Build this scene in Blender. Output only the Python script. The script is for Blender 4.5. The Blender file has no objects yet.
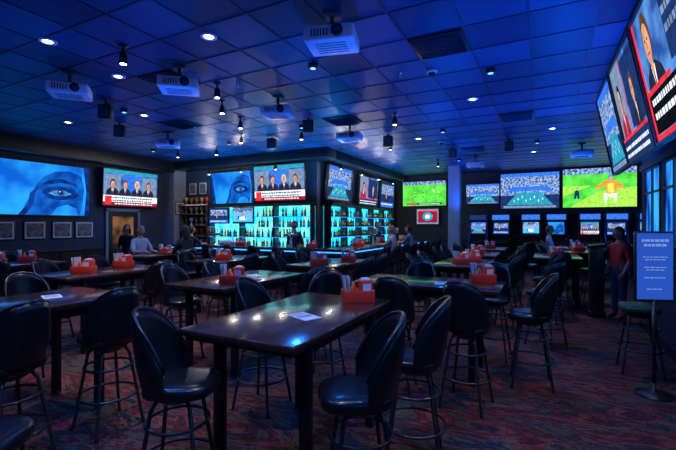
import bpy, bmesh, math, random
from mathutils import Matrix, Vector, Euler
random.seed(7)
S = bpy.context.scene
try:
    S.view_settings.view_transform = 'Standard'
    S.view_settings.look = 'None'
except Exception:
    pass
R = math.radians
CH = 3.7   # ceiling height

# ------------------------------------------------------------------ materials
MATS = {}
def _new(name):
    m = bpy.data.materials.new(name); m.use_nodes = True
    nt = m.node_tree; nt.nodes.clear()
    out = nt.nodes.new('ShaderNodeOutputMaterial')
    return m, nt, out
def pbr(name, col, rough=.5, metal=0, var=.25, scale=12, bump=0, coat=0, spec=.5, col2=None, stretch=(1,1,1), ior=None):
    m, nt, out = _new(name)
    b = nt.nodes.new('ShaderNodeBsdfPrincipled')
    nt.links.new(b.outputs[0], out.inputs[0])
    b.inputs['Roughness'].default_value = rough
    b.inputs['Metallic'].default_value = metal
    b.inputs['Specular IOR Level'].default_value = spec
    b.inputs['Coat Weight'].default_value = coat
    b.inputs['Coat Roughness'].default_value = .12
    tc = nt.nodes.new('ShaderNodeTexCoord'); mp = nt.nodes.new('ShaderNodeMapping')
    mp.inputs['Scale'].default_value = stretch
    nt.links.new(tc.outputs['Object'], mp.inputs[0])
    n = nt.nodes.new('ShaderNodeTexNoise'); n.inputs['Scale'].default_value = scale
    n.inputs['Detail'].default_value = 4
    nt.links.new(mp.outputs[0], n.inputs['Vector'])
    r = nt.nodes.new('ShaderNodeValToRGB')
    r.color_ramp.elements[0].position = .3; r.color_ramp.elements[1].position = .7
    c2 = col2 or tuple(min(1, c*(1+var)) for c in col)
    c1 = col if col2 else tuple(c*(1-var) for c in col)
    r.color_ramp.elements[0].color = (*c1, 1); r.color_ramp.elements[1].color = (*c2, 1)
    nt.links.new(n.outputs['Fac'], r.inputs[0]); nt.links.new(r.outputs[0], b.inputs['Base Color'])
    if bump:
        bp = nt.nodes.new('ShaderNodeBump'); bp.inputs['Strength'].default_value = bump
        bp.inputs['Distance'].default_value = .01
        nt.links.new(n.outputs['Fac'], bp.inputs['Height']); nt.links.new(bp.outputs[0], b.inputs['Normal'])
    MATS[name] = m; return m
def em(name, col, st=1.0, col2=None, scale=3, stretch=(1,1,1)):
    m, nt, out = _new(name)
    e = nt.nodes.new('ShaderNodeEmission'); e.inputs['Strength'].default_value = st
    e.inputs['Color'].default_value = (*col, 1)
    nt.links.new(e.outputs[0], out.inputs[0])
    if col2:
        tc = nt.nodes.new('ShaderNodeTexCoord'); mp = nt.nodes.new('ShaderNodeMapping')
        mp.inputs['Scale'].default_value = stretch
        nt.links.new(tc.outputs['Object'], mp.inputs[0])
        n = nt.nodes.new('ShaderNodeTexNoise'); n.inputs['Scale'].default_value = scale
        nt.links.new(mp.outputs[0], n.inputs['Vector'])
        r = nt.nodes.new('ShaderNodeValToRGB')
        r.color_ramp.elements[0].position = .38; r.color_ramp.elements[1].position = .62
        r.color_ramp.elements[0].color = (*col, 1); r.color_ramp.elements[1].color = (*col2, 1)
        nt.links.new(n.outputs['Fac'], r.inputs[0]); nt.links.new(r.outputs[0], e.inputs['Color'])
    MATS[name] = m; return m

pbr('vinyl_black', (.009,.010,.014), .27, var=.3, scale=30, bump=.08, spec=.6)
pbr('steel_black', (.09,.09,.10), .3, metal=.8, scale=20)
pbr('plastic_black', (.01,.01,.011), .4, scale=20)
pbr('chrome', (.5,.5,.52), .2, metal=1, scale=20, var=.05)
pbr('wood_table', (.028,.011,.009), .20, col2=(.095,.038,.027), scale=5, stretch=(7,.7,1), coat=.5)
pbr('wood_bar', (.04,.018,.012), .3, col2=(.10,.04,.025), scale=5, stretch=(1,1,6), coat=.2)
pbr('wall_blue', (.050,.064,.095), .8, scale=4, var=.15)
pbr('wall_pale', (.26,.30,.36), .8, scale=4, var=.08)
pbr('wall_dark', (.028,.03,.045), .7, scale=4)
pbr('trim_black', (.012,.012,.014), .4, scale=10)
pbr('red_plastic', (.90,.05,.025), .35, scale=10, var=.08)
pbr('yellow_plastic', (.85,.55,.02), .4, scale=10, var=.1)
pbr('paper', (.8,.8,.83), .7, scale=40, var=.04)
pbr('paper_print', (.5,.5,.6), .7, col2=(.15,.18,.35), scale=25)
pbr('projector_white', (.65,.67,.7), .45, scale=20, var=.05)
pbr('lens_glass', (.02,.05,.15), .08, scale=20, var=.05)
pbr('grey_metal', (.12,.12,.13), .5, metal=.5, scale=10)
pbr('picture_print', (.02,.03,.08), .4, col2=(.35,.3,.25), scale=9)
pbr('skin', (.58,.27,.16), .55, scale=30, var=.06)
pbr('lips', (.35,.08,.07), .5, scale=30, var=.06)
pbr('eye_white', (.7,.7,.7), .3, scale=30, var=.03)
pbr('hair_dark', (.015,.01,.008), .5, scale=40)
pbr('hair_brown', (.04,.02,.012), .6, scale=40)
pbr('hair_grey', (.12,.10,.09), .6, scale=40)
pbr('cloth_black', (.016,.016,.02), .85, scale=40)
pbr('cloth_red', (.7,.035,.03), .8, scale=40, var=.12)
pbr('cloth_teal', (.05,.22,.28), .8, scale=40, var=.12)
pbr('cloth_grey', (.28,.30,.34), .85, scale=40, var=.12)
pbr('cloth_white', (.50,.50,.53), .85, scale=40, var=.08)
pbr('denim', (.04,.055,.11), .85, scale=60)
pbr('gold', (.8,.5,.12), .3, metal=.6, scale=10, var=.1)
pbr('bottle_amber', (.45,.17,.03), .12, scale=10)
pbr('bottle_green', (.05,.32,.10), .12, scale=10)
pbr('bottle_clear', (.65,.7,.75), .1, scale=10, var=.1)
pbr('bottle_blue', (.03,.15,.6), .12, scale=10)
pbr('bottle_red', (.6,.04,.04), .15, scale=10)
pbr('green_vinyl', (.02,.09,.045), .35, scale=20)
# screen colours (slight luminance variation like compressed video)
SC = dict(navy=(.01,.03,.12), blue=(.03,.16,.75), cyan=(.06,.50,1.0), black=(.004,.005,.01), white=(.80,.88,1.0),
          red=(.75,.03,.05), dred=(.28,.01,.03), green=(.06,.55,.06), lime=(.35,.75,.08), skin=(.62,.30,.19), suit=(.015,.02,.045),
          grey=(.16,.24,.38), yellow=(.9,.7,.1), orange=(.9,.3,.05), teal=(.02,.30,.45), brown=(.10,.045,.025), magenta=(.35,.02,.06), iris=(.01,.06,.30))
for k, c in SC.items(): em('scr_'+k, tuple(q*.8 for q in c), 1.4, tuple(min(1,q*1.15) for q in c), 9)
em('scr_face', (.004,.11,.60), 1.2, (.02,.36,1.0), 1.3)
em('scr_face_mid', (.003,.055,.36), 1.1, (.008,.15,.66), 3)
em('scr_face_dark', (.002,.018,.15), 1.0, (.005,.06,.36), 4)
em('scr_eyelight', (.03,.24,.66), 1.0, (.12,.48,.95), 6)
em('scr_field', (.05,.5,.04), 1.4, (.12,.72,.08), 3)
em('scr_crowd', (.02,.05,.16), 1.4, (.30,.45,.8), 14)
em('scr_studio', (.02,.07,.30), 1.3, (.10,.28,.70), 3)
em('backbar_glow', (.005,.40,1.0), 2.0, (.04,.85,1.0), 1.6)
em('backbar_glow_warm', (.005,.55,.95), 1.8, (.18,.90,.62), 2.4)
em('led_blue', (.02,.25,1.0), 3.0)
em('lamp_warm', (1.0,.88,.72), 10)
em('lamp_blue', (.1,.4,1.0), 3)
em('window_glow', (.004,.03,.22), 1.6, (.03,.32,1.0), 1.7, (1,1.6,.6))  # blue reflections and lit room behind, put into the panes as emission
em('door_glow', (.03,.02,.03), .6, (.45,.2,.09), 2)  # warm light of the doorway put into the panel as emission
em('sign_face', (.025,.10,.60), .85)  # light falling on the paper sign and its print, put in as emission
em('sign_text', (.22,.38,.85), .8)

# carpet
m, nt, out = _new('carpet'); MATS['carpet'] = m
b = nt.nodes.new('ShaderNodeBsdfPrincipled'); nt.links.new(b.outputs[0], out.inputs[0])
b.inputs['Roughness'].default_value = .95; b.inputs['Specular IOR Level'].default_value = .1
tc = nt.nodes.new('ShaderNodeTexCoord'); mp = nt.nodes.new('ShaderNodeMapping')
mp.inputs['Scale'].default_value = (.9, 2.4, 1); mp.inputs['Rotation'].default_value = (0,0,R(20))
nt.links.new(tc.outputs['Object'], mp.inputs[0])
n = nt.nodes.new('ShaderNodeTexNoise'); n.inputs['Scale'].default_value = 1.3; n.inputs['Detail'].default_value = 8
n.inputs['Roughness'].default_value = .72; n.inputs['Distortion'].default_value = .9
nt.links.new(mp.outputs[0], n.inputs['Vector'])
r = nt.nodes.new('ShaderNodeValToRGB'); cr = r.color_ramp
cr.elements[0].position = .36; cr.elements[0].color = (.015,.020,.026,1)
cr.elements[1].position = .68; cr.elements[1].color = (.08,.12,.13,1)
for p, c in ((.43,(.12,.085,.062,1)), (.475,(.022,.020,.022,1)), (.515,(.23,.022,.026,1)), (.545,(.19,.105,.072,1)), (.58,(.020,.022,.028,1)), (.63,(.045,.060,.08,1))):
    e = cr.elements.new(p); e.color = c
nt.links.new(n.outputs['Fac'], r.inputs[0])
n2 = nt.nodes.new('ShaderNodeTexNoise'); n2.inputs['Scale'].default_value = 60
nt.links.new(tc.outputs['Object'], n2.inputs['Vector'])
mx = nt.nodes.new('ShaderNodeMix'); mx.data_type = 'RGBA'; mx.blend_type = 'MULTIPLY'; mx.inputs[0].default_value = .8
nt.links.new(r.outputs[0], mx.inputs[6]); nt.links.new(n2.outputs['Fac'], mx.inputs[7])
hs = nt.nodes.new('ShaderNodeHueSaturation'); hs.inputs['Value'].default_value = 1.5
nt.links.new(mx.outputs[2], hs.inputs['Color']); nt.links.new(hs.outputs[0], b.inputs['Base Color'])
bp = nt.nodes.new('ShaderNodeBump'); bp.inputs['Strength'].default_value = .4; bp.inputs['Distance'].default_value = .01
nt.links.new(n2.outputs['Fac'], bp.inputs['Height']); nt.links.new(bp.outputs[0], b.inputs['Normal'])

# ceiling tiles : per-tile value variation
m, nt, out = _new('ceiling_tile'); MATS['ceiling_tile'] = m
b = nt.nodes.new('ShaderNodeBsdfPrincipled'); nt.links.new(b.outputs[0], out.inputs[0])
b.inputs['Roughness'].default_value = .42; b.inputs['Specular IOR Level'].default_value = .3
tc = nt.nodes.new('ShaderNodeTexCoord'); va = nt.nodes.new('ShaderNodeVectorMath'); va.operation = 'ADD'
va.inputs[1].default_value = (-2.885, 7.25, 0)   # object origin -> grid phase
vm = nt.nodes.new('ShaderNodeVectorMath'); vm.operation = 'DIVIDE'
vm.inputs[1].default_value = (.61,.61,50)
nt.links.new(tc.outputs['Object'], va.inputs[0]); nt.links.new(va.outputs[0], vm.inputs[0])
fl = nt.nodes.new('ShaderNodeVectorMath'); fl.operation = 'FLOOR'; nt.links.new(vm.outputs[0], fl.inputs[0])
wn = nt.nodes.new('ShaderNodeTexWhiteNoise'); nt.links.new(fl.outputs[0], wn.inputs['Vector'])
r = nt.nodes.new('ShaderNodeValToRGB')
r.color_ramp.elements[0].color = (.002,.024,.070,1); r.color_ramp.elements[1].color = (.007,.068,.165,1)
nt.links.new(wn.outputs['Value'], r.inputs[0]); nt.links.new(r.outputs[0], b.inputs['Base Color'])
pbr('ceiling_bar', (.003,.012,.032), .4, scale=5)

# ------------------------------------------------------------------ mesh builder
class MB:
    def __init__(s):
        s.v=[]; s.f=[]; s.m=[]; s.sm=[]; s.names=[]; s.M=Matrix.Identity(4)
    def mi(s, n):
        if n not in s.names: s.names.append(n)
        return s.names.index(n)
    def add(s, vs, fs, mat, smooth=False):
        o = len(s.v); k = s.mi(mat)
        s.v += [tuple(s.M @ Vector(v)) for v in vs]
        for f in fs:
            s.f.append([i+o for i in f]); s.m.append(k); s.sm.append(smooth)
    def box(s, c, d, mat, bev=0, rot=None, seg=2):
        bm = bmesh.new(); bmesh.ops.create_cube(bm, size=1)
        for v in bm.verts: v.co = Vector((v.co.x*d[0], v.co.y*d[1], v.co.z*d[2]))
        if bev: bmesh.ops.bevel(bm, geom=bm.edges[:], offset=bev, segments=seg, affect='EDGES', profile=.5)
        T = Matrix.Translation(c)
        if rot: T = T @ Euler(rot).to_matrix().to_4x4()
        bm.verts.index_update()
        s.add([T @ v.co for v in bm.verts], [[v.index for v in f.verts] for f in bm.faces], mat, bev > 0)
        bm.free()
    def bx(s, x0,x1,y0,y1,z0,z1, mat, bev=0):
        s.box(((x0+x1)/2,(y0+y1)/2,(z0+z1)/2),(abs(x1-x0),abs(y1-y0),abs(z1-z0)),mat,bev)
    def tube(s, pts, rad, mat, n=8, closed=False, caps=True):
        pts = [Vector(p) for p in pts]; N = len(pts)
        if not hasattr(rad, '__len__'): rad = [rad]*N
        vs=[]; fs=[]; prev=None
        for i,p in enumerate(pts):
            if closed: t = pts[(i+1)%N]-pts[i-1]
            else: t = pts[min(i+1,N-1)]-pts[max(i-1,0)]
            t.normalize()
            if prev is None:
                a = Vector((0,0,1)) if abs(t.z) < .9 else Vector((1,0,0))
                u = t.cross(a).normalized()
            else:
                u = prev - t*prev.dot(t)
                u = u.normalized() if u.length > 1e-6 else t.orthogonal().normalized()
            prev = u; w = t.cross(u)
            for k in range(n):
                a = 2*math.pi*k/n
                vs.append(p + (u*math.cos(a)+w*math.sin(a))*rad[i])
        for i in range(N if closed else N-1):
            j=(i+1)%N
            for k in range(n):
                l=(k+1)%n
                fs.append([i*n+k, i*n+l, j*n+l, j*n+k])
        if not closed and caps:
            fs.append(list(range(n))[::-1]); fs.append([(N-1)*n+k for k in range(n)])
        s.add(vs, fs, mat, True)
    def lathe(s, prof, mat, n=16, c=(0,0,0)):
        vs=[]; fs=[]
        for r_,z in prof:
            for k in range(n):
                a=2*math.pi*k/n; vs.append((c[0]+r_*math.cos(a), c[1]+r_*math.sin(a), c[2]+z))
        for i in range(len(prof)-1):
            for k in range(n):
                l=(k+1)%n; fs.append([i*n+k,i*n+l,(i+1)*n+l,(i+1)*n+k])
        fs.append(list(range(n))[::-1]); fs.append([(len(prof)-1)*n+k for k in range(n)])
        s.add(vs, fs, mat, True)
    def ell(s, c, r_, mat, nu=12, nv=8, fn=None, keep=None):
        vs=[]; fs=[]
        for j in range(nv+1):
            ph = math.pi*j/nv
            for i in range(nu):
                a = 2*math.pi*i/nu
                d = Vector((math.sin(ph)*math.cos(a), math.sin(ph)*math.sin(a), math.cos(ph)))
                if fn: d = fn(d)
                vs.append((c[0]+d.x*r_[0], c[1]+d.y*r_[1], c[2]+d.z*r_[2]))
        for j in range(nv):
            for i in range(nu):
                l=(i+1)%nu
                f=[j*nu+i, (j+1)*nu+i, (j+1)*nu+l, j*nu+l]
                if keep:
                    cc = sum((Vector(vs[q]) for q in f), Vector())/4 - Vector(c)
                    if not keep(cc): continue
                fs.append(f)
        s.add(vs, fs, mat, True)
    def mesh(s, name):
        me = bpy.data.meshes.new(name); me.from_pydata(s.v, [], s.f)
        for n_ in s.names: me.materials.append(MATS[n_])
        me.polygons.foreach_set('material_index', s.m); me.polygons.foreach_set('use_smooth', s.sm)
        me.update(); return me
    def obj(s, name, loc=(0,0,0), rot=(0,0,0)):
        return place(s.mesh(name), name, loc, rot)
def place(me, name, loc=(0,0,0), rot=(0,0,0)):
    o = bpy.data.objects.new(name, me); S.collection.objects.link(o)
    o.location = loc; o.rotation_euler = rot; return o

# ------------------------------------------------------------------ room shell
XL, XB, YF, YB, XP, XR, Y0 = -11.2, -5.6, 9.7, 16.5, 1.45, 5.2, -2.0
def slab(name, x0,x1,y0,y1,z0,z1, mat):
    b_ = MB(); cx,cy,cz=(x0+x1)/2,(y0+y1)/2,(z0+z1)/2
    b_.box((0,0,0),(x1-x0,y1-y0,z1-z0),mat); return b_.obj(name,(cx,cy,cz))
slab('floor', XL-.2, XR+.2, Y0-.2, YB+.2, -.1, 0, 'carpet')
slab('ceiling', XL-.2, XR+.2, Y0-.2, YB+.2, CH, CH+.1, 'ceiling_tile')
slab('wall_left', XL-.15, XL, Y0, YF, 0, CH, 'wall_blue')
slab('wall_bar_front', XL-.15, XB, YF, YF+.15, 0, CH, 'wall_blue')
slab('wall_bar_side', XB-.15, XB, YF+.15, YB, 0, CH, 'wall_dark')
slab('wall_back', XB-.15, XR+.15, YB, YB+.15, 0, CH, 'wall_blue')
slab('wall_right', XR, XR+.15, 8.2, YB, 0, CH, 'wall_blue')
slab('wall_annex', XP+.15, XR+.15, 8.05, 8.2, 0, CH, 'wall_blue')
slab('wall_rear', XL-.15, XP+.15, Y0-.15, Y0, 0, CH, 'wall_blue')
# partition wall right: with window openings built up from pieces
b_ = MB()
b_.bx(XP, XP+.15, Y0, 8.05, 0, 1.42, 'wall_dark'); b_.bx(XP, XP+.15, Y0, 8.05, 2.5, CH, 'wall_dark')
wy = [(-1.5,-.1),(.2,1.6),(1.9,3.3),(3.6,4.55),(4.7,5.65),(5.8,6.75),(6.9,7.85)]
prev = Y0
for a,c in wy:
    b_.bx(XP, XP+.15, prev, a, 1.42, 2.5, 'wall_dark'); prev = c
b_.bx(XP, XP+.15, prev, 8.05, 1.42, 2.5, 'wall_dark')
b_.obj('wall_partition')
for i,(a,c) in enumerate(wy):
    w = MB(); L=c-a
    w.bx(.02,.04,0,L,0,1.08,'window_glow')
    for y_ in (0, L/2-.015, L-.03): w.bx(-.01,.02,y_,y_+.03,0,1.08,'grey_metal')
    for z_ in (0,.7,1.05): w.bx(-.01,.02,0,L,z_,z_+.03,'grey_metal')
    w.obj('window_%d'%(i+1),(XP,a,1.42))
b_=MB(); b_.bx(XP-.10,XP,Y0,8.05,1.36,1.41,'wood_bar',.01); b_.bx(XP-.03,XP,Y0,8.05,.0,.12,'trim_black'); b_.bx(XP-.03,XP,Y0,8.05,2.51,2.6,'trim_black')
b_.obj('trim_partition')
# wainscot/baseboards
b_=MB(); b_.bx(XL,XL+.03,Y0,7.15,0,.95,'wood_bar'); b_.bx(XL,XL+.05,Y0,7.15,.95,1.0,'trim_black',.008)
for k in range(14):
    y=Y0+.3+k*.64; b_.bx(XL+.03,XL+.045,y,y+.04,.1,.93,'trim_black')
b_.obj('trim_wainscot')
b_=MB(); b_.bx(XL,XL+.035,8.34,9.2,0,.12,'trim_black'); b_.obj('baseboard_left')
b_=MB(); b_.bx(XB,XR,YB-.03,YB,0,.12,'trim_black'); b_.bx(XB,XR,YB-.04,YB,1.0,1.06,'trim_black'); b_.obj('baseboard_back')
# dropped black soffits
b_=MB(); b_.bx(XL,XL+.55,Y0,9.2,3.36,CH,'trim_black',.004); b_.obj('trim_soffit_left')
b_=MB(); b_.bx(XL+.5,XB+.6,9.15,YF,3.44,CH,'trim_black',.004); b_.bx(XB,XB+.6,YF,15.8,3.44,CH,'trim_black',.004); b_.obj('trim_soffit_bar')
# suspended ceiling T-bar grid
b_=MB(); k=-19
while k*.61 < XR:
    x=k*.61-.115
    if x>XL: b_.box((x,(Y0+YB)/2,CH-.003),(.022,YB-Y0,.006),'ceiling_bar')
    k+=1
k=-3
while k*.61 < YB:
    y=k*.61
    if y>Y0: b_.box(((XL+XR)/2,y,CH-.0035),(XR-XL,.022,.007),'ceiling_bar')
    k+=1
b_.obj('ceiling_grid')
# door on left wall
b_=MB()
b_.bx(0,.06,0,.08,0,2.1,'wall_pale'); b_.bx(0,.06,1.02,1.1,0,2.1,'wall_pale'); b_.bx(0,.06,0,1.1,2.05,2.14,'wall_pale')
b_.bx(0,.03,.08,1.02,0,2.05,'plastic_black'); b_.bx(.03,.04,.22,.88,.95,1.9,'door_glow'); b_.bx(.03,.05,.15,.95,.85,.9,'chrome')
b_.box((.07,.92,1.0),(.04,.03,.14),'chrome',.008)
b_.obj('door_1',(XL+.002,7.2,0))
slab('column_corner', XL, XL+.5, 9.2, YF, 0, CH, 'wall_pale')
slab('column', -2.9, -2.52, 14.1, 14.48, 0, CH, 'wall_pale')

# ------------------------------------------------------------------ screens
def screen_shapes(b_, w, h, kind):
    def P(x,z): return ((x-.5)*w, (z-.5)*h)
    def yy(l): return -.002*l-.001
    def rect(x0,z0,x1,z1,mat,l=1):
        a=P(x0,z0); c=P(x1,z1); y=yy(l)
        b_.add([(a[0],y,a[1]),(c[0],y,a[1]),(c[0],y,c[1]),(a[0],y,c[1])],[[0,1,2,3]],'scr_'+mat)
    def ell(cx,cz,rx,rz,mat,l=2):
        y=yy(l); vs=[]
        n=20
        for i in range(n):
            a=2*math.pi*i/n
            q=P(min(.995,max(.005,cx+rx*math.cos(a))),min(.995,max(.005,cz+rz*math.sin(a)))); vs.append((q[0],y,q[1]))
        b_.add(vs,[list(range(n))],'scr_'+mat)
    def poly(pts,mat,l=2):
        y=yy(l); b_.add([(P(*p)[0],y,P(*p)[1]) for p in pts],[list(range(len(pts)))],'scr_'+mat)
    def bust(cx,base,s,suit='suit',hair='brown',l=3,asp=1.0):
        k=s*asp
        poly([(cx-.12*k,base),(cx-.11*k,base+.12*s),(cx-.085*k,base+.18*s),(cx-.03*k,base+.225*s),(cx+.03*k,base+.225*s),(cx+.085*k,base+.18*s),(cx+.11*k,base+.12*s),(cx+.12*k,base)],suit,l)
        poly([(cx-.022*k,base+.21*s),(cx,base+.05*s),(cx+.022*k,base+.21*s)],'white',l+1)
        poly([(cx-.006*k,base+.19*s),(cx-.008*k,base+.08*s),(cx,base+.05*s),(cx+.008*k,base+.08*s),(cx+.006*k,base+.19*s)],'dred',l+2)
        rect(cx-.016*k,base+.19*s,cx+.016*k,base+.25*s,'skin',l+2)
        ell(cx,base+.335*s,.047*k,.115*s,hair,l+1)
        ell(cx,base+.31*s,.037*k,.092*s,'skin',l+3)
        for q in (-1,1): ell(cx+q*.014*k,base+.325*s,.006*k,.007*s,'black',l+4)
        rect(cx-.012*k,base+.262*s,cx+.012*k,base+.269*s,'dred',l+4); rect(cx-.003*k,base+.285*s,cx+.003*k,base+.315*s,'brown',l+4)
    def textlines(x0,x1,z0,n,dz,mat,l=5):
        for i in range(n):
            x=x0
            while x<x1-.02*(i+1):
                ww=random.uniform(.015,.05); rect(x,z0-i*dz,min(x+ww,x1),z0-i*dz+dz*.45,mat,l); x+=ww+.012
    if kind=='news':
        rect(0,0,1,1,'studio'); rect(.0,.90,1,1,'teal',2); rect(.35,.3,.65,.86,'blue',2); rect(.02,.3,.3,.86,'grey',2); rect(.7,.3,.98,.86,'grey',2)
        for cx,s_,h_ in ((.16,'suit','black'),(.38,'suit','brown'),(.60,'suit','yellow'),(.82,'suit','brown')): bust(cx,.26,1.05,s_,h_,asp=.9)
        rect(0,.10,1,.28,'white',8); textlines(.05,.93,.20,2,.08,'black',9); rect(0,0,1,.10,'dred',8)
        textlines(.2,.9,.035,1,.07,'white',9); rect(.03,.02,.14,.26,'red',10)
    elif kind=='news_close':
        rect(0,0,1,1,'studio'); rect(0,.22,.40,1,'grey',2); rect(.40,.22,.42,1,'red',3); rect(.46,.28,.96,.95,'navy',3)
        bust(.21,.20,1.35,'magenta','black',4,.95); bust(.72,.2,1.25,'suit','brown',4,.9)
        rect(0,.0,1,.22,'navy',9); textlines(.04,.95,.12,2,.08,'white',10); rect(0,.22,1,.25,'red',9)
    elif kind=='news_text':
        rect(0,0,1,1,'studio'); rect(0,0,.035,1,'red',3); rect(.0,.0,1,.05,'red',3); bust(.24,.18,1.75,'suit','brown',3,.9)
        rect(.06,.05,1,.36,'black',8); textlines(.10,.94,.27,2,.11,'white',9); rect(.52,.44,.97,.95,'navy',2); textlines(.56,.9,.85,3,.12,'grey',9)
        rect(.06,.36,.5,.40,'red',9)
    elif kind=='face':
        rect(0,0,1,1,'face')
        poly([(.36,.0),(.40,.20),(.45,.38),(.50,.60),(.56,.74),(.66,.86),(.80,.90),(.92,.82),(.95,.55),(.93,.25),(.90,.0)],'face_mid',2)
        poly([(.62,.0),(.68,.16),(.78,.22),(.86,.14),(.89,.0)],'face',3)
        poly([(.53,.58),(.60,.68),(.72,.73),(.85,.66),(.89,.58),(.85,.61),(.72,.65),(.61,.61)],'face_dark',4)
        poly([(.54,.44),(.58,.54),(.70,.585),(.84,.53),(.90,.42),(.84,.34),(.70,.30),(.60,.33)],'face_dark',4)
        poly([(.60,.43),(.65,.495),(.73,.51),(.82,.435),(.76,.39),(.66,.385)],'eyelight',5)
        ell(.715,.448,.036,.058,'iris',6); ell(.715,.448,.016,.026,'black',7); ell(.705,.47,.006,.01,'white',8)
        poly([(.58,.42),(.64,.505),(.73,.535),(.85,.43),(.73,.50),(.65,.485)],'navy',8)
        poly([(.66,.385),(.76,.385),(.82,.43),(.76,.37),(.66,.365)],'navy',7)
        poly([(.40,.0),(.47,.20),(.48,.38),(.52,.56),(.44,.42),(.42,.20),(.34,.0)],'face_dark',4)
        poly([(.95,.0),(.97,.5),(.94,1),(1,1),(1,0)],'face_dark',2)
        poly([(.0,.0),(.0,.95),(.04,.80),(.07,.45),(.10,.0)],'face_dark',2)
    elif kind=='football':
        rect(0,0,1,1,'field'); rect(0,.86,1,1,'crowd',2)
        for i in range(9):
            x=.06+i*.11; poly([(x,.14),(x+.005,.14),(x+.005+(x-.5)*-.12,.85),(x+(x-.5)*-.12,.85)],'lime',3)
        for i in range(14):
            x=random.uniform(.15,.85); z=random.uniform(.3,.7); ell(x,z,.010,.035,random.choice(['white','red','navy']),4); ell(x,z+.045,.006,.015,'yellow',5)
        rect(.1,.04,.9,.12,'navy',4); rect(.12,.05,.35,.11,'red',5); textlines(.4,.86,.06,1,.07,'white',5)
    elif kind=='player':
        rect(0,0,1,1,'lime'); rect(0,.55,1,1,'field',2); rect(0,.85,1,1,'crowd',3); poly([(0,.3),(.4,.55),(1,.62),(1,.5),(.5,.4),(.1,.0),(0,0)],'field',3)
        poly([(.58,.10),(.57,.32),(.61,.38),(.66,.30),(.70,.38),(.75,.34),(.74,.12),(.71,.12),(.70,.28),(.66,.22),(.62,.28),(.61,.10)],'white',4)
        poly([(.46,.48),(.49,.55),(.58,.66),(.66,.70),(.76,.64),(.84,.48),(.81,.44),(.75,.52),(.74,.34),(.60,.34),(.60,.54),(.50,.46)],'orange',5)
        poly([(.62,.36),(.62,.60),(.70,.60),(.71,.36)],'yellow',6); ell(.66,.76,.032,.065,'blue',6); ell(.665,.745,.022,.045,'skin',7); ell(.45,.46,.015,.03,'skin',6); ell(.84,.45,.015,.03,'skin',6)
        poly([(.16,.22),(.17,.42),(.20,.46),(.23,.42),(.24,.22),(.21,.22),(.20,.32),(.19,.22)],'navy',4); ell(.20,.50,.014,.03,'skin',5)
    elif kind=='stadium':
        rect(0,0,1,1,'crowd'); rect(0,0,1,.38,'navy',2); poly([(.1,.1),(.9,.1),(.7,.45),(.3,.45)],'teal',3); rect(.0,.9,1,1,'blue',3)
        poly([(.1,.45),(.3,.5),(.7,.5),(.9,.45),(.8,.62),(.2,.62)],'blue',3)
        for i in range(8): ell(.24+.07*i,.22+.05*(i%3),.008,.035,'white',4)
        rect(.05,.02,.95,.08,'grey',5)
    elif kind=='hockey':
        rect(0,0,1,1,'cyan'); rect(0,.7,1,1,'crowd',2); rect(0,.55,1,.6,'red',3); ell(.5,.3,.2,.12,'white',3); ell(.3,.35,.03,.14,'navy',4); ell(.65,.38,.03,.14,'red',4)
        rect(0,0,1,.08,'navy',5)
    elif kind=='redgame':
        rect(0,0,1,1,'grey'); rect(.06,.1,.94,.9,'dred',2); ell(.5,.5,.24,.28,'teal',3); ell(.5,.5,.12,.14,'white',4); rect(.06,.82,.94,.9,'red',4)
    elif kind=='dark':
        rect(0,0,1,1,'navy'); rect(.05,.5,.95,.9,'crowd',2); rect(0,0,1,.2,'blue',2); textlines(.05,.9,.1,1,.1,'white',3); bust(.4,.2,1.2,'suit','brown',3)
def tv(name, w, h, kind, loc, rz, tilt=0, frame=.022, depth=.06, mount=.0):
    b_=MB(); W,H=w-2*frame,h-2*frame
    b_.box((0,depth/2+.002,0),(w,depth,h),'plastic_black',.006)
    for sx in (-1,1): b_.box((sx*(w/2-frame/2),-.014,0),(frame,.03,h),'plastic_black')
    for sz in (-1,1): b_.box((0,-.014,sz*(h/2-frame/2)),(w-2*frame,.03,frame),'plastic_black')
    screen_shapes(b_,W,H,kind)
    if mount:
        for x in (-.2*w,.2*w): b_.box((x,depth+mount/2,0),(.04,mount-.01,.4*h),'grey_metal')
        b_.box((0,depth+mount*.6,0),(.6*w,.03,.08),'grey_metal')
    return b_.obj(name, loc, (R(tilt),0,R(rz)))
# left wall (facing +X)
tv('projection_screen',2.6,1.34,'face',(XL+.06,5.44,2.55),90,depth=.045)
tv('wall_television',1.82,1.08,'news',(XL+.17,7.93,2.74),90,tilt=3,mount=.06)
# bar front
tv('wall_television',1.7,1.0,'face',(-8.52,YF-.20,2.80),0,tilt=4,mount=.08)
tv('wall_television',1.8,1.05,'news',(-6.72,YF-.24,2.86),0,tilt=4,mount=.12)
# bar side (facing +X)
tv('wall_television',1.55,1.0,'stadium',(XB+.26,10.6,2.86),90,tilt=5,mount=.14)
tv('wall_television',1.7,1.0,'news_close',(XB+.21,12.95,2.82),90,tilt=4,mount=.1)
tv('wall_television',1.5,1.0,'dark',(XB+.21,14.85,2.82),90,tilt=4,mount=.1)
# back wall
tv('wall_television',1.85,1.05,'football',(-4.35,YB-.11,2.95),0,mount=.03)
tv('wall_television',.95,.66,'redgame',(-4.2,YB-.11,2.0),0,mount=.03)
tv('wall_television',1.25,.8,'stadium',(-2.05,YB-.13,2.85),0,mount=.05)
tv('projection_screen',2.0,1.36,'stadium',(-.42,YB-.06,2.92),0,depth=.045)
tv('projection_screen',2.2,1.40,'player',(1.75,YB-.06,2.95),0,depth=.045)
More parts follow.
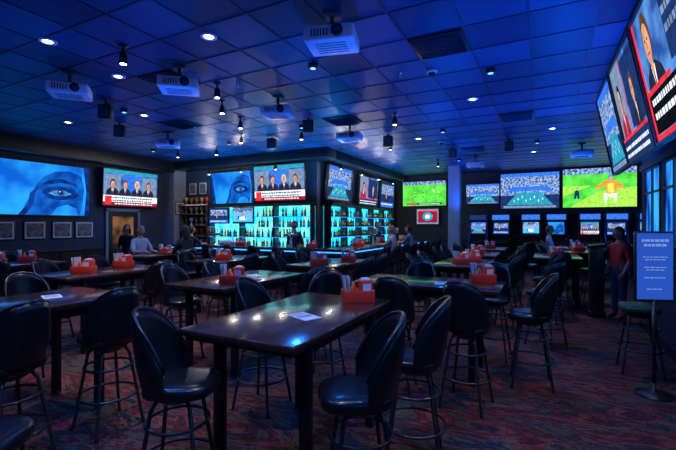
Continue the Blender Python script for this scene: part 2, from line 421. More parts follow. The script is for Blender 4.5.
# right bank over partition (facing -X), tilted down
for yc,w_,kd in ((6.92,1.25,'stadium'),(5.58,1.35,'news_close'),(4.02,1.68,'news_text'),(2.28,1.72,'news')):
    tv('wall_television',w_,1.22,kd,(.90,yc,3.02),-90,tilt=11)
b_=MB()
b_.bx(1.15,XP-.005,1.3,7.6,2.75,3.3,'trim_black')
for yy_ in (2.3,4.0,5.6,6.9):
    b_.bx(1.0,1.16,yy_-.25,yy_-.2,2.85,3.2,'grey_metal'); b_.bx(1.0,1.16,yy_+.2,yy_+.25,2.85,3.2,'grey_metal')
b_.obj('television_mount_rail')

# ------------------------------------------------------------------ bar stool
def barrel(b_, r0, r1, z0, ztop, amax, mat, thick=.03, drop=.26, cy=0):
    n=28; mrow=8
    vs=[]; 
    for side in (0,1):
        for j in range(mrow+1):
            t=j/mrow
            for i in range(n+1):
                a=-amax+2*amax*i/n
                k=abs(a/amax)
                zt=ztop-drop*k**2.6-.012*k
                z=z0+(zt-z0)*t
                rr=r0+(r1-r0)*(z-z0)/(ztop-z0)+.012*math.sin(t*math.pi)
                rr+= (thick if side==0 else 0)*(1-.35*t**4)
                x=math.sin(a)*rr*.98; y=-math.cos(a)*(rr+.035*(z-z0)/(ztop-z0))*.97+cy
                vs.append((x,y,z))
    W=n+1; H=(mrow+1)*W; fs=[]
    for j in range(mrow):
        for i in range(n):
            q=j*W+i
            fs.append([q,q+1,q+W+1,q+W]); fs.append([H+q+1,H+q,H+q+W,H+q+W+1])
    for i in range(n):
        q=mrow*W+i; fs.append([q,q+1,H+q+1,H+q]); fs.append([i+1,i,H+i,H+i+1])
    for j in range(mrow):
        q=j*W; fs.append([q,q+W,H+q+W,H+q]); q=j*W+n; fs.append([q+W,q,H+q,H+q+W])
    b_.add(vs,fs,mat,True)
    pts=[Vector(vs[mrow*W+i]).lerp(Vector(vs[H+mrow*W+i]),.5) for i in range(n+1)]
    b_.tube(pts,.013,mat,6)
def sq_cushion(b_, w, z0, z1, mat):
    prof=[(.80,0),(.96,.15),(1.0,.45),(.98,.75),(.90,.93),(.6,1.0),(.25,1.01)]
    n=32; vs=[]; fs=[]
    for s_,t in prof:
        for k in range(n):
            a=2*math.pi*k/n; c,s0=math.cos(a),math.sin(a)
            e=.62; x=math.copysign(abs(c)**e,c); y=math.copysign(abs(s0)**e,s0)
            vs.append((x*w*s_,y*w*s_*1.05+.03,z0+(z1-z0)*t))
    for i in range(len(prof)-1):
        for k in range(n):
            l=(k+1)%n; fs.append([i*n+k,i*n+l,(i+1)*n+l,(i+1)*n+k])
    fs.append(list(range(n))[::-1]); fs.append([(len(prof)-1)*n+k for k in range(n)])
    b_.add(vs,fs,mat,True)
def stool_mesh(back=True, seat='vinyl_black'):
    b_=MB()
    sq_cushion(b_, .195, .67, .755, seat)
    if back: barrel(b_, .165, .205, .70, 1.15, R(88), 'vinyl_black', thick=.032, drop=.30)
    b_.lathe([(.03,.60),(.09,.62),(.135,.65),(.15,.672)],'steel_black',16)
    for sx in (-1,1):
        for sy in (-1,1):
            b_.tube([(sx*.08,sy*.08,.655),(sx*.11,sy*.11,.60),(sx*.185,sy*.185,.02),(sx*.188,sy*.188,0)],[.013,.013,.013,.017],'steel_black',8)
    for z,f in ((.27,.153),(.50,.123)):
        rr=f*1.414+.004
        b_.tube([(math.cos(a)*rr,math.sin(a)*rr,z) for a in [2*math.pi*i/28 for i in range(28)]],.010,'steel_black',6,closed=True)
    return b_.mesh('bar_stool')
ST=stool_mesh(); STB=stool_mesh(back=False,seat='green_vinyl')
def stool(x,y,rz,me=None): 
    return place(me or ST,'bar_stool',(x,y,0),(0,0,R(rz)))

# ------------------------------------------------------------------ tables
def table_mesh(w=.86,l=1.54,iy=.27):
    b_=MB(); H=1.0
    b_.box((0,0,H-.022),(w,l,.044),'wood_table',.008)
    b_.box((0,0,H-.056),(w-.06,l-.06,.025),'trim_black')
    for sx in (-1,1):
        b_.box((sx*(w/2-.10),0,H-.10),(.03,l-2*iy,.07),'trim_black')
        for sy in (-1,1):
            b_.box((sx*(w/2-.09),sy*(l/2-iy),(H-.06)/2),(.065,.065,H-.06),'trim_black',.006)
            b_.lathe([(.04,0),(.04,.012),(.03,.02)],'steel_black',12,(sx*(w/2-.09),sy*(l/2-iy),0))
    for sy in (-1,1): b_.box((0,sy*(l/2-iy),H-.10),(w-.2,.03,.07),'trim_black')
    return b_.mesh('bar_height_table')
TM=table_mesh(); TC=table_mesh(.80,1.58)
def table(x,y,rz=0,me=None): return place(me or TM,'bar_height_table',(x,y,0),(0,0,R(rz)))
table(-1.60,2.55); table(-3.92,1.75); table(-1.16,4.6,90,TC); table(-3.3,3.85); table(-5.58,3.6); table(-5.4,6.0)
table(-7.65,6.25); table(-3.3,6.2); table(-8.0,3.4); table(-1.2,7.2); table(-1.3,9.6); table(-1.3,12.0); table(.8,11.8); table(.9,14.2)
# table A stools
stool(-1.92,1.68,-62); stool(-.90,2.04,124); stool(-.80,2.74,104); stool(-2.28,2.95,-88); stool(-2.05,3.68,-172)
# table B
stool(-3.20,1.40,96); stool(-3.18,2.08,84); stool(-4.66,1.5,-88); stool(-4.62,2.2,-95); stool(-2.22,.80,-60)
# table C
stool(-.62,3.82,-8); stool(-1.32,3.84,6); stool(-.10,4.62,95); stool(-.55,5.38,176); stool(-1.5,5.40,185)
# generic
def ring(cx,cy,skip=()):
    k=0
    for sx in (-1,1):
        for sy in (-1,1):
            a=random.uniform(-.02,.04); b2=random.uniform(-.04,.04); c=random.uniform(-14,14)
            if k not in skip: stool(cx+sx*(.67+a),cy+sy*.37+b2,(-90 if sx<0 else 90)+c)
            k+=1
ring(-3.3,3.85,(2,)); ring(-5.58,3.6,(2,)); ring(-5.4,6.0); ring(-3.3,6.2); ring(-8.0,3.4,(3,)); ring(-1.2,7.2); ring(-1.3,9.6); ring(-1.3,12.0); ring(.8,11.8,(1,)); ring(.9,14.2)
stool(-8.33,6.2,-90); stool(-6.97,6.3,90); stool(-8.35,6.75,-80); stool(.17,12.02,-90)
for i in range(7): stool(-9.2+i*.74,7.83,random.uniform(-12,12) if i!=1 else 0)
for i in range(8): stool(-3.55,9.35+i*.78,90+(random.uniform(-12,12) if i not in (1,3) else 0))
stool(.98,5.55,0,STB)
stool(.1,7.75,70); stool(.05,6.2,60)
table(.28,9.60); stool(-.26,10.2,-95); stool(.30,8.58,5); stool(.92,9.75,95)
table(3.0,12.4); ring(3.0,12.4)

# ------------------------------------------------------------------ table-top things
def caddy_mesh():
    b_=MB()
    b_.bx(-.13,.13,-.085,.085,0,.012,'red_plastic',.004)
    for y in (-.082,.082): b_.bx(-.13,.13,y-.004,y+.004,0,.10,'red_plastic',.002)
    for x in (-.127,0,.127): b_.bx(x-.004,x+.004,-.082,.082,0,.10,'red_plastic',.002)
    b_.box((.066,0,.10),(.105,.13,.17),'red_plastic',.012); b_.box((.066,-.067,.11),(.07,.004,.09),'paper')
    b_.box((.066,0,.19),(.06,.09,.012),'paper')
    for x,y,mt,h in ((-.035,-.045,'red_plastic',.15),(-.035,.04,'yellow_plastic',.15),(-.10,.045,'bottle_amber',.14)):
        b_.lathe([(.022,0),(.024,.01),(.024,h*.6),(.016,h*.75),(.012,h*.8),(.012,h*.86),(.004,h)],mt,10,(x,y,.013))
    b_.lathe([(.016,0),(.018,.05),(.014,.06),(.015,.075),(.008,.082)],'chrome',10,(-.08,-.045,.013))
    for k in range(3): b_.box((-.11+.012*k,0,.115),(.004,.15,.20),'paper_print' if k==1 else 'paper',rot=(0,R(-8+5*k),0))
    return b_.mesh('condiment_caddy')
CM=caddy_mesh()
for x,y,a in ((-1.40,3.12,35),(-.60,4.80,20),(-3.05,3.42,30),(-5.5,3.25,30),(-5.3,5.7,20),(-7.65,6.35,30),(-3.1,6.5,30),(-3.25,5.7,60),(-1.1,7.5,20),(-1.2,6.9,40),(-1.3,9.5,30),(-1.3,12,20),(.8,11.5,20),(.9,14,15),(-8.0,3.3,30),(-8.1,3.8,60),(-3.95,1.3,40),(-5.75,4.0,10),(.28,9.5,25),(3.0,12.3,25)):
    place(CM,'condiment_caddy',(x,y,1.0),(0,0,R(a)))
for x in (-9.0,-7.2,-5.0): place(CM,'condiment_caddy',(x,8.4,1.09),(0,0,R(20)))
for y in (9.4,11.0,13.1): place(CM,'condiment_caddy',(-4.20,y,1.09),(0,0,R(70)))
def menu_mesh():
    b_=MB(); b_.box((0,0,.002),(.14,.22,.004),'paper')
    b_.box((0,.07,.0046),(.10,.03,.001),'paper_print'); b_.box((0,0,.0046),(.11,.06,.001),'paper_print'); return b_.mesh('paper_menu')
MM=menu_mesh()
for x,y,a in ((-1.50,2.42,68),(-3.95,2.05,70),(-3.3,4.1,60),(-1.0,4.5,10)): place(MM,'paper_menu',(x,y,1.0),(0,0,R(a)))

# ------------------------------------------------------------------ bar
b_=MB()
b_.bx(-9.8,-3.98,8.32,8.66,0,1.03,'wood_bar'); b_.bx(-4.36,-4.02,8.66,15.4,0,1.03,'wood_bar')
b_.bx(-9.9,-3.86,8.14,8.72,1.03,1.09,'wood_table',.015); b_.bx(-4.44,-3.86,8.72,15.5,1.03,1.09,'wood_table',.015)
for i in range(10): b_.bx(-9.7+i*.58,-9.2+i*.58,8.30,8.32,.15,.95,'trim_black',.004)
for i in range(11): b_.bx(-4.02,-4.0,8.8+i*.6,9.3+i*.6,.15,.95,'trim_black',.004)
b_.bx(-9.8,-3.98,8.29,8.32,.985,1.01,'led_blue'); b_.bx(-4.02,-3.99,8.4,15.4,.985,1.01,'led_blue')
b_.tube([(-9.8,8.18,.2),(-3.88,8.18,.2),(-3.88,15.4,.2)],.025,'chrome',8)
for i in range(8): b_.tube([(-9.6+i*.8,8.18,.2),(-9.6+i*.8,8.33,.2)],.012,'chrome',6)
b_.obj('bar_counter')
def backbar(name,L,loc,rz,glow,screens=()):
    b_=MB(); D=.34
    b_.bx(0,L,-D,-.005,0,.95,'wood_bar'); b_.bx(-.02,L,-D-.03,-.005,.95,1.0,'trim_black',.008)
    b_.bx(0,L,-.03,-.005,1.0,2.2,glow)
    n=max(2,int(round(L/1.15)))
    for i in range(n+1):
        x=i*L/n; b_.bx(max(0,x-.03),min(L,x+.03),-D*.75,-.005,1.0,2.22,'trim_black')
    for k in range(n): b_.bx(k*L/n+.05,(k+1)*L/n-.05,-D-.012,-D,.1,.88,'steel_black',.01)
    for z in (1.30,1.60,1.90): b_.bx(0,L,-.26,-.03,z-.02,z,'plastic_black'); b_.bx(0,L,-.262,-.255,z-.016,z-.006,'led_blue')
    b_.bx(0,L,-.3,-.005,2.2,2.28,'trim_black')
    for z in (1.0,1.30,1.60,1.90):
        x=.08
        while x<L-.08:
            inscr=any(a-.05<x<c+.05 and z>=1.6 for a,c in screens)
            if abs((x/(L/n))-round(x/(L/n)))*(L/n)>.07 and random.random()<.84 and not inscr:
                s_=random.uniform(.72,.95); r_=random.uniform(.028,.037)
                mt=random.choice(['bottle_amber','bottle_green','bottle_clear','bottle_red','bottle_blue','bottle_clear','bottle_amber','gold','yellow_plastic'])
                y=random.choice((-.20,-.15)) 
                b_.lathe([(r_,0),(r_,.17*s_),(r_*.75,.2*s_),(.012,.23*s_),(.011,.27*s_)],mt,8,(x,y,z))
                b_.lathe([(r_*1.03,.05*s_),(r_*1.03,.12*s_)],random.choice(['paper','yellow_plastic','red_plastic']),8,(x,y,z))
                b_.lathe([(.013,0),(.013,.025)],'red_plastic' if random.random()<.3 else 'plastic_black',6,(x,y,z+.268*s_))
            x+=random.uniform(.095,.13)
    for (a,c),kd in zip(screens,('dark','hockey')):
        M0=b_.M; b_.M=Matrix.Translation(((a+c)/2,-.30,1.94)); b_.box((0,.03,0),(c-a,.05,.50),'plastic_black',.005); screen_shapes(b_,c-a-.05,.45,kd); b_.M=M0
    b_.obj(name,loc,(0,0,R(rz)))
backbar('back_bar_shelf',3.75,(-9.4,YF,0),0,'backbar_glow_warm',((.05,.85),(1.0,1.8)))
backbar('back_bar_shelf',5.4,(XB,10.05,0),90,'backbar_glow')
# beer taps
b_=MB()
b_.lathe([(.05,0),(.05,.02),(.035,.04),(.035,.30)],'chrome',14); b_.tube([(-.22,0,.30),(.22,0,.30)],.035,'chrome',12)
for i in range(5):
    x=-.18+i*.09; b_.tube([(x,-.03,.30),(x,-.08,.30),(x,-.09,.25)],.009,'chrome',6)
    b_.lathe([(.008,0),(.014,.06),(.018,.14),(.008,.16)],['red_plastic','yellow_plastic','bottle_blue','paper','gold'][i],8,(x,-.06,.31))
BT=b_.mesh('beer_tap_tower')
for x in (-8.3,-5.7): place(BT,'beer_tap_tower',(x,8.55,1.09))
for y in (10.6,12.4): place(BT,'beer_tap_tower',(-4.26,y,1.09),(0,0,R(90)))
b_=MB()
for i in range(14):
    b_.lathe([(.028,0),(.036,.14),(.032,.14),(.024,.01)],'bottle_clear',10,(.08*(i%7),.09*(i//7),0))
b_.obj('pint_glasses',(-7.95,8.42,1.09))
# pendant lamps added over the bar to brighten the bottles
b_=MB(); b_.lathe([(.05,0),(.05,-.02)],'trim_black',14); b_.tube([(0,0,-.02),(0,0,-.42)],.006,'trim_black',6)
b_.lathe([(.02,-.42),(.035,-.45),(.085,-.56),(.08,-.56),(.03,-.46)],'trim_black',18); b_.ell((0,0,-.53),(.03,.03,.035),'lamp_warm')
PD=b_.mesh('pendant_lamp')
lp=bpy.data.lights.new('pendant_bulb','POINT'); lp.color=(1,.82,.55); lp.energy=20; lp.shadow_soft_size=.03  # point light added for the back-bar bottles
FILL_PEND=[(-8.8,8.85),(-7.6,8.85),(-6.4,8.85),(-4.8,9.6),(-4.8,11.0),(-4.8,12.4),(-4.8,13.8)]
# trophy shelf near corner
b_=MB()
b_.bx(0,.03,-.3,-.005,0,2.3,'grey_metal'); b_.bx(1.17,1.2,-.3,-.005,0,2.3,'grey_metal'); b_.bx(0,1.2,-.02,-.005,0,2.3,'wall_dark')
for z in (.02,.5,.95,1.3,1.65,2.0,2.3): b_.bx(0,1.2,-.3,-.01,z-.02,z+.01,'chrome')
for z in (.96,1.31,1.66,2.01,2.31):
    for i in range(5):
        x=.14+i*.23; mt=random.choice(['gold','red_plastic','gold','paper','bottle_amber'])
        b_.lathe([(.045,0),(.045,.02),(.012,.04),(.012,.09),(.05,.14),(.058,.22),(.05,.23)],mt,10,(x,-.15,z))
b_.obj('trophy_shelf',(-10.65,YF,0))
# ------------------------------------------------------------------ framed pictures
def frame_mesh(w,h):
    b_=MB(); b_.box((0,.012,0),(w,.02,h),'trim_black',.004); b_.box((0,.0,0),(w-.05,.006,h-.05),'paper'); b_.box((0,-.004,0),(w-.12,.006,h-.12),'picture_print'); return b_.mesh('framed_picture')
FM=frame_mesh(.50,.46)
for y in (3.3,4.0,4.75,5.42,6.05,6.62): place(FM,'framed_picture',(XL+.026,y,1.52),(0,0,R(90)))
FM2=frame_mesh(.36,.42)
for x in (-10.35,-9.9): place(FM2,'framed_picture',(x,YF-.026,2.85))
place(FM2,'framed_picture',(XL+.526,9.44,2.2),(0,0,R(90)))
# ------------------------------------------------------------------ arcade cabinets along back wall
def arcade(kind,mat):
    b_=MB()
    pts=[(-.38,0),(-.38,.95),(-.50,1.02),(-.45,1.10),(-.22,1.30),(-.16,1.75),(-.36,1.85),(-.36,2.05),(.25,2.05),(.25,0)]
    n=len(pts)
    for x in (-.33,.29):
        vs=[(x,p[0],p[1]) for p in pts]+[(x+.04,p[0],p[1]) for p in pts]
        fs=[list(range(n)),[n+i for i in range(n)][::-1]]+[[i,(i+1)%n,n+(i+1)%n,n+i] for i in range(n)]
        b_.add(vs,fs,mat)
    b_.bx(-.29,.29,-.34,.2,0,.93,'plastic_black'); b_.box((0,-.36,1.02),(.58,.24,.05),'steel_black',.01,rot=(R(15),0,0))
    b_.bx(-.29,.29,-.14,.2,.93,2.0,'plastic_black'); b_.bx(-.29,.29,-.33,-.14,1.84,2.02,'scr_'+random.choice(['navy','blue','blue','grey']))
    for x in (-.15,.1): b_.lathe([(.006,0),(.006,.05),(.018,.06),(.018,.08),(.008,.09)],'red_plastic',8,(x,-.38,1.05))
    for i in range(5): b_.lathe([(.014,0),(.014,.012)],'yellow_plastic',8,(.0+.05*i,-.34,1.06))
    M0=b_.M; b_.M=Matrix.Translation((0,-.19,1.54))@Matrix.Rotation(R(-8),4,'X'); b_.box((0,.03,0),(.58,.05,.50),'plastic_black'); screen_shapes(b_,.52,.42,kind); b_.M=M0
    return b_
kinds=['stadium','dark','hockey','face','news','dark','stadium']
xs=[-2.15,-1.35,-.35,.45,1.45,2.2,3.1]
for i,kd in enumerate(kinds):
    arcade(kd,random.choice(['plastic_black','wall_dark','bottle_blue'])).obj('arcade_cabinet',(xs[i],YB-.32,0))
# ------------------------------------------------------------------ podium and stand sign
b_=MB(); b_.box((0,0,.62),(.22,.30,1.24),'wood_bar',.01); b_.box((0,0,1.27),(.28,.36,.05),'trim_black',.01,rot=(0,R(-8),0)); b_.box((0,0,.05),(.27,.35,.10),'trim_black',.01)
b_.box((0,-.155,.65),(.15,.012,.8),'trim_black',.004)
b_.obj('host_podium',(.88,8.62,0))
b_=MB()
b_.lathe([(.16,0),(.16,.015),(.05,.035),(.02,.05),(.016,.12)],'plastic_black',24); b_.tube([(0,0,.05),(0,0,1.0)],.016,'steel_black',10)
b_.box((0,0,1.25),(.36,.025,.68),'steel_black',.008); b_.box((0,-.014,1.25),(.32,.004,.64),'sign_face')
for i,(w_,z_) in enumerate(((.24,1.50),(.20,1.455),(.22,1.34),(.18,1.315),(.20,1.24),(.16,1.215),(.2,1.14),(.15,1.03))):
    hh=.024 if i<2 else .009
    x=-w_/2
    while x<w_/2-.01:
        ww=min(random.uniform(.02,.05),w_/2-x); b_.box((x+ww/2,-.0175,z_),(ww,.002,hh),'sign_text'); x+=ww+.008
b_.obj('floor_stand_sign',(.97,4.85,0),(0,0,R(20)))

# ------------------------------------------------------------------ ceiling fixtures
def lamp_data(name,kind,col,e,size=.05,angle=90,blend=.6):
    l=bpy.data.lights.new(name,kind); l.color=col; l.energy=e
    if kind=='SPOT': l.spot_size=R(angle); l.spot_blend=blend
    l.shadow_soft_size=size; return l
def light(name,l,loc,rot=(0,0,0),parent=None):
    o=bpy.data.objects.new(name,l); S.collection.objects.link(o); o.location=loc; o.rotation_euler=rot
    if parent: o.parent=parent
    return o
for x,y in FILL_PEND:
    o=place(PD,'pendant_lamp',(x,y,CH)); light('bulb',lp,(0,0,-.60),(0,0,0),o)
b_=MB(); b_.lathe([(.09,0),(.09,-.012),(.06,-.014),(.055,-.004)],'projector_white',20); b_.lathe([(.045,-.008),(.045,-.012)],'lamp_warm',20)
DL=b_.mesh('recessed_downlight')
ld=lamp_data('downlight_beam','SPOT',(1,.84,.70),85,.04,85,.9)
for x,y in ((-4.9,2.5),(-3.22,3.23),(-5.19,3.53),(-8.4,4.65),(-1.0,6.78),(-2.6,9.3),(-.2,12.4),(-6.6,5.0),(.2,9.6),(-1.2,1.6),(.4,3.6),(-2.2,-.6)):
    o=place(DL,'recessed_downlight',(x,y,CH)); light('beam',ld,(0,0,-.03),(0,0,0),o)
# bullet spots on short stems
b_=MB(); b_.lathe([(.05,0),(.05,-.02)],'trim_black',16); b_.tube([(0,0,-.02),(0,0,-.10)],.012,'trim_black',8)
b_.lathe([(.025,-.08),(.038,-.10),(.048,-.21),(.043,-.215)],'trim_black',16); b_.lathe([(.034,-.212),(.034,-.218)],'lamp_warm',16)
BL=b_.mesh('ceiling_spotlight')
lb=lamp_data('spot_beam','SPOT',(.95,.88,.82),45,.03,80,.9)
for x,y in ((-4.25,2.95),(-4.17,4.35),(-4.69,5.0),(-5.1,5.93),(-6.0,7.0),(-4.6,7.3),(-2.4,7.0),(-7.6,7.9),(-8.8,7.7),(-3.3,9.3),(-2.9,12.6)):
    o=place(BL,'ceiling_spotlight',(x,y,CH)); light('beam',lb,(0,0,-.23),(0,0,0),o)
# projectors
b_=MB(); b_.box((0,0,-.25),(.48,.38,.14),'projector_white',.02)
b_.M=Matrix.Translation((.09,-.19,-.25))@Matrix.Rotation(R(90),4,'X'); b_.lathe([(.055,0),(.055,.03),(.04,.035)],'plastic_black',18); b_.lathe([(.034,.034),(.02,.042)],'lens_glass',14); b_.M=Matrix.Identity(4)
for i in range(6): b_.box((-.16+.03*i,-.192,-.25),(.012,.006,.07),'plastic_black')
for i in range(5): b_.box((0,-.10+.05*i,-.3215),(.30,.012,.004),'grey_metal')
b_.box((0,0,-.167),(.2,.2,.03),'grey_metal',.005); b_.tube([(0,0,-.16),(0,0,0)],.022,'grey_metal',10); b_.box((0,0,-.012),(.16,.16,.024),'grey_metal',.004)
for sx in (-1,1):
    for sy in (-1,1): b_.tube([(sx*.08,sy*.08,-.155),(sx*.15,sy*.12,-.185)],.008,'grey_metal',6)
PJ=b_.mesh('ceiling_projector')
for x,y,a in ((-1.82,3.45,15),(-4.19,3.69,40),(-5.66,3.16,50),(-3.76,5.27,20),(-7.4,6.2,45),(-3.5,7.4,10),(-1.76,12.5,180),(.9,11.8,180)):
    place(PJ,'ceiling_projector',(x,y,CH),(0,0,R(a)))
# vents, speakers, sprinklers, camera
b_=MB(); b_.box((0,0,-.01),(.58,.58,.02),'trim_black',.004)
for i in range(9): b_.box((0,-.24+.06*i,-.024),(.52,.02,.012),'ceiling_bar',rot=(R(30),0,0))
VM=b_.mesh('ceiling_vent')
for i,j in ((-2,7),(-8,6),(-1,13),(-11,9),(-3,18),(-6,11)): place(VM,'ceiling_vent',((i+.5)*.61-.115,(j+.5)*.61,CH-.006))
b_=MB(); b_.box((0,0,-.16),(.20,.15,.24),'plastic_black',.015); b_.box((0,-.077,-.16),(.16,.006,.20),'grey_metal'); b_.tube([(0,0,-.04),(0,0,0)],.02,'trim_black',8)
SP=b_.mesh('ceiling_speaker')
for x,y,a in ((-4.0,6.6,20),(-6.5,4.2,30),(-7.6,5.2,40),(-3.1,8.6,0),(-2.1,10.8,0),(-.7,10.4,0),(-5.6,7.6,10)): place(SP,'ceiling_speaker',(x,y,CH),(R(0),0,R(a)))
b_=MB(); b_.lathe([(.035,0),(.035,-.008),(.012,-.012),(.01,-.04),(.022,-.045),(.022,-.05)],'chrome',12); SK=b_.mesh('fire_sprinkler')
for x,y in ((-1.7,5.2),(-.6,3.6),(-3.9,4.5),(-6.4,6.0),(-.7,8.0),(-2.7,8.0)): place(SK,'fire_sprinkler',(x,y,CH))
b_=MB(); b_.lathe([(.07,0),(.07,-.03),(.065,-.035)],'projector_white',18); b_.ell((0,0,-.04),(.05,.05,.045),'plastic_black'); DM=b_.mesh('dome_camera')
for x,y in ((-1.3,5.3),(-2.2,9.9)): place(DM,'dome_camera',(x,y,CH))

# ------------------------------------------------------------------ people
def person(loc, rz, pose='stand', shirt='cloth_black', pants='denim', hair='hair_dark', long_hair=False, bald=False, scale=1.0, sleeve=True, hz=1.04):
    sit = pose=='sit'
    J={}
    dz = -.115 if sit else 0
    J['pel']=((0,0,.95+dz),(.15,.11)); J['sp']=((0,.01,1.13+dz),(.135,.10)); J['ch']=((0,.01,1.31+dz),(.165,.115))
    J['nb']=((0,0,1.45+dz),(.075,.065)); J['nt']=((0,.015,1.54+dz),(.052,.052))
    for s_,n_ in ((-1,'l'),(1,'r')):
        J['sh'+n_]=((s_*.165,0,1.40+dz),(.065,.065))
        if sit:
            J['el'+n_]=((s_*.24,.10,max(1.04,hz)),(.045,.045)); J['wr'+n_]=((s_*.13,.33,hz),(.028,.028))
            J['hp'+n_]=((s_*.09,.03,.88+dz),(.09,.085)); J['kn'+n_]=((s_*.11,.40,.87+dz),(.062,.062)); J['an'+n_]=((s_*.10,.29,.37),(.042,.042)); J['to'+n_]=((s_*.11,.41,.325),(.036,.03))
        else:
            J['el'+n_]=((s_*.235,-.02,1.13),(.045,.045)); J['wr'+n_]=((s_*.23,.10,.92),(.028,.028))
            J['hp'+n_]=((s_*.09,0,.88),(.095,.095)); J['kn'+n_]=((s_*.105,.02,.48),(.062,.062)); J['an'+n_]=((s_*.11,-.01,.10),(.042,.042)); J['to'+n_]=((s_*.125,.13,.038),(.036,.03))
    keys=list(J); idx={k:i for i,k in enumerate(keys)}
    E=[('pel','sp','s'),('sp','ch','s'),('ch','nb','s'),('nb','nt','k')]
    for n_ in 'lr': E+=[('ch','sh'+n_,'s'),('sh'+n_,'el'+n_,'s'),('el'+n_,'wr'+n_,'k' if sleeve else 's'),('pel','hp'+n_,'p'),('hp'+n_,'kn'+n_,'p'),('kn'+n_,'an'+n_,'p'),('an'+n_,'to'+n_,'b')]
    me=bpy.data.meshes.new('tmp'); me.from_pydata([J[k][0] for k in keys],[(idx[a],idx[c]) for a,c,_ in E],[])
    o=bpy.data.objects.new('tmp',me); S.collection.objects.link(o)
    md=o.modifiers.new('s','SKIN'); md.use_smooth_shade=True
    for k in keys:
        sv=me.skin_vertices[0].data[idx[k]]; sv.radius=J[k][1]; sv.use_root=(k=='pel')
    o.modifiers.new('ss','SUBSURF').levels=2
    bpy.context.view_layer.update()
    ev=o.evaluated_get(bpy.context.evaluated_depsgraph_get()); m2=ev.to_mesh()
    b_=MB(); tag={'s':shirt,'k':'skin','p':pants,'b':'plastic_black'}
    groups={}
    segs=[(Vector(J[a][0]),Vector(J[c][0]),t) for a,c,t in E]
    vs=[v.co.copy() for v in m2.vertices]
    for p in m2.polygons:
        c=p.center; best=None
        for a,d,t in segs:
            ab=d-a; u=max(0,min(1,(c-a).dot(ab)/ab.length_squared)); dd=(c-(a+ab*u)).length
            if best is None or dd<best[0]: best=(dd,t)
        groups.setdefault(tag[best[1]],[]).append(list(p.vertices))
    base=len(b_.v); b_.v+=[tuple(v) for v in vs]
    for mt,fs in groups.items():
        k=b_.mi(mt)
        for f in fs: b_.f.append([i+base for i in f]); b_.m.append(k); b_.sm.append(True)
    ev.to_mesh_clear(); bpy.data.objects.remove(o); bpy.data.meshes.remove(me)
    # head
    hc=Vector((0,.03,1.635+dz))
    def hf(d):
        d=d.copy()
        if d.z<0: d.x*=1-.30*(-d.z); d.y*= 1-.12*(-d.z)
        if d.y>.75: d.y=.75+(d.y-.75)*.6
        return d
    b_.ell(hc,(.077,.098,.118),'skin',20,16,hf)
    b_.tube([hc+Vector((0,.075,.02)),hc+Vector((0,.100,-.015)),hc+Vector((0,.085,-.03))],[.008,.015,.012],'skin',8)
    for sx in (-1,1):
        b_.ell(hc+Vector((sx*.030,.078,.008)),(.014,.010,.009),'eye_white',8,6); b_.ell(hc+Vector((sx*.030,.087,.008)),(.006,.004,.006),'hair_dark',8,6)
        b_.tube([hc+Vector((sx*.015,.083,.030)),hc+Vector((sx*.045,.074,.030))],.004,'hair_dark',6)
        b_.ell(hc+Vector((sx*.076,-.005,.0)),(.010,.020,.030),'skin',8,6)
    b_.ell(hc+Vector((0,.074,-.058)),(.024,.010,.007),'lips',8,6)
    if not bald:
        b_.ell(hc+Vector((0,-.012,.012)),(.088,.103,.122),hair,20,16,keep=lambda c: (c.z>.055 or (c.y<.005 and c.z>-.075)) and not (c.y>.06 and c.z<.07))
        if long_hair:
            b_.ell(hc+Vector((0,-.065,-.09)),(.088,.05,.16),hair,16,12)
            for sx in (-1,1): b_.tube([hc+Vector((sx*.07,.01,.06)),hc+Vector((sx*.086,.01,-.02)),hc+Vector((sx*.085,.01,-.15))],[.015,.024,.014],hair,8)
    # hands
    for s_,n_ in ((-1,'l'),(1,'r')):
        w=Vector(J['wr'+n_][0]); el=Vector(J['el'+n_][0]); d=(w-el).normalized()
        if sit: d=Vector((-s_*.25,1,-.0)).normalized(); up=Vector((0,0,1)); curl=Vector((0,0,-1))
        else: up=Vector((s_,0,0)); curl=Vector((-s_,.2,0)).normalized()
        side=d.cross(up).normalized()
        b_.tube([w-d*.01,w+d*.03,w+d*.07,w+d*.09],[.024,.032,.034,.026],'skin',10)
        for f in range(4):
            o2=(f-1.5)*.019; L=(.062,.075,.072,.055)[f]
            a=w+d*.085+side*o2
            b_.tube([a-d*.01,a+d*L*.45+curl*.004,a+d*L*.8+curl*.014,a+d*L+curl*.024],[.009,.0088,.008,.006],'skin',6)
        ts=side*(1 if side.x*s_<0 else -1) if sit else side*(1 if side.y>0 else -1)
        a=w+d*.035+ts*.024
        b_.tube([a,a+ts*.026+d*.02,a+ts*.032+d*.05],[.012,.010,.007],'skin',6)
    ob=b_.obj('person',loc,(0,0,R(rz))); ob.scale=(scale,)*3
    return ob
person((-9.7,6.85,0),-150,'stand','cloth_black','cloth_black',long_hair=True,scale=.95)
person((-8.33,6.2,0),-90,'sit','cloth_white','denim',bald=True)
person((-6.97,6.3,0),90,'sit','cloth_black','denim',hair='hair_brown',long_hair=True)
person((-5.9,9.02,0),180,'stand','cloth_black','cloth_black')
person((-4.95,12.6,0),-95,'stand','cloth_black','cloth_black')
person((-3.55,10.13,0),90,'sit','cloth_grey','denim',hair='hair_grey',hz=1.128)
person((-3.55,11.69,0),90,'sit','cloth_teal','denim',hair='hair_brown',hz=1.128)
person((-8.46,7.83,0),0,'sit','cloth_black','denim',hair='hair_brown',hz=1.128)
person((.17,12.02,0),-90,'sit','cloth_grey','denim',hair='hair_brown')
person((1.20,8.38,0),120,'stand','cloth_red','denim',hair='hair_brown',scale=.92)

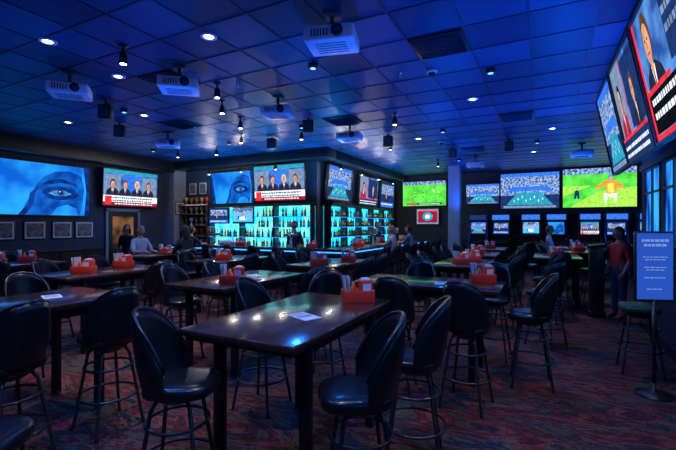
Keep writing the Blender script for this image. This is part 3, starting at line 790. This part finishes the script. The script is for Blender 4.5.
# ------------------------------------------------------------------ lighting
BLUE=(.0,.11,1.0); CY=(.0,.34,1.0)
def ups(col,e):  # added spots without fixtures, out of sight, washing the ceiling blue
    return lamp_data('blue_uplight','SPOT',col,e,.12,150,1.0)
U={e:ups(BLUE,e) for e in (60,130,240,370)}
for x,y,e in ((-8.5,1.0,60),(-5.5,.5,130),(-2.5,.8,130),(.2,1.2,240),(-7.5,3.8,60),(-4.4,3.6,130),(-1.8,4.0,130),(.5,4.6,370),(-9.4,6.2,60),(-6.8,6.0,130),(-4.2,6.6,130),(-1.5,7.4,240),(.4,7.6,370),(-2.4,10.4,240),(.6,11.2,240),(3.4,10.8,130),(-2.2,13.6,240),(.8,14.3,240),(3.6,14.2,130)):
    light('blue_uplight',U[e],(x,y,1.9),(R(180),0,0))
upc=ups(CY,280); upc.name='cyan_uplight'  # same kind of added unseen spot, cyan wash above the bar
for x,y in ((-8.6,8.6),(-6.6,8.6),(-4.8,9.0),(-4.7,11.4),(-4.7,13.8)):
    light('cyan_uplight',upc,(x,y,2.0),(R(180),0,0))
dn=lamp_data('blue_downlight','SPOT',(.02,.22,1.0),170,.05,130,.8)
b_=MB(); b_.lathe([(.06,0),(.06,-.05),(.05,-.055)],'trim_black',18); b_.lathe([(.035,-.053),(.035,-.058)],'lamp_blue',18); BD=b_.mesh('blue_wash_light')
for x,y in ((-2.9,1.2),(-.3,2.2),(-2.6,4.4),(-.6,5.6),(-5.9,1.9),(-6.6,4.6),(-8.9,3.0),(-4.4,7.0),(-1.9,8.7),(-6.9,7.6),(-.1,10.9),(-2.3,12.8),(1.9,12.6),(-9.4,7.4),(-1.0,.2)):
    o=place(BD,'blue_wash_light',(x,y,CH)); light('beam',dn,(0,0,-.07),(0,0,0),o)

w=bpy.data.worlds.new('World'); S.world=w; w.use_nodes=True
w.node_tree.nodes['Background'].inputs[0].default_value=(.005,.015,.06,1); w.node_tree.nodes['Background'].inputs[1].default_value=1

# ------------------------------------------------------------------ camera
cd=bpy.data.cameras.new('camera'); cd.sensor_width=36; cd.lens=400/676*36; cd.clip_start=.02
co=bpy.data.objects.new('camera',cd); S.collection.objects.link(co)
co.location=(0,0,1.65); co.rotation_euler=(R(90),0,R(27)); S.camera=co
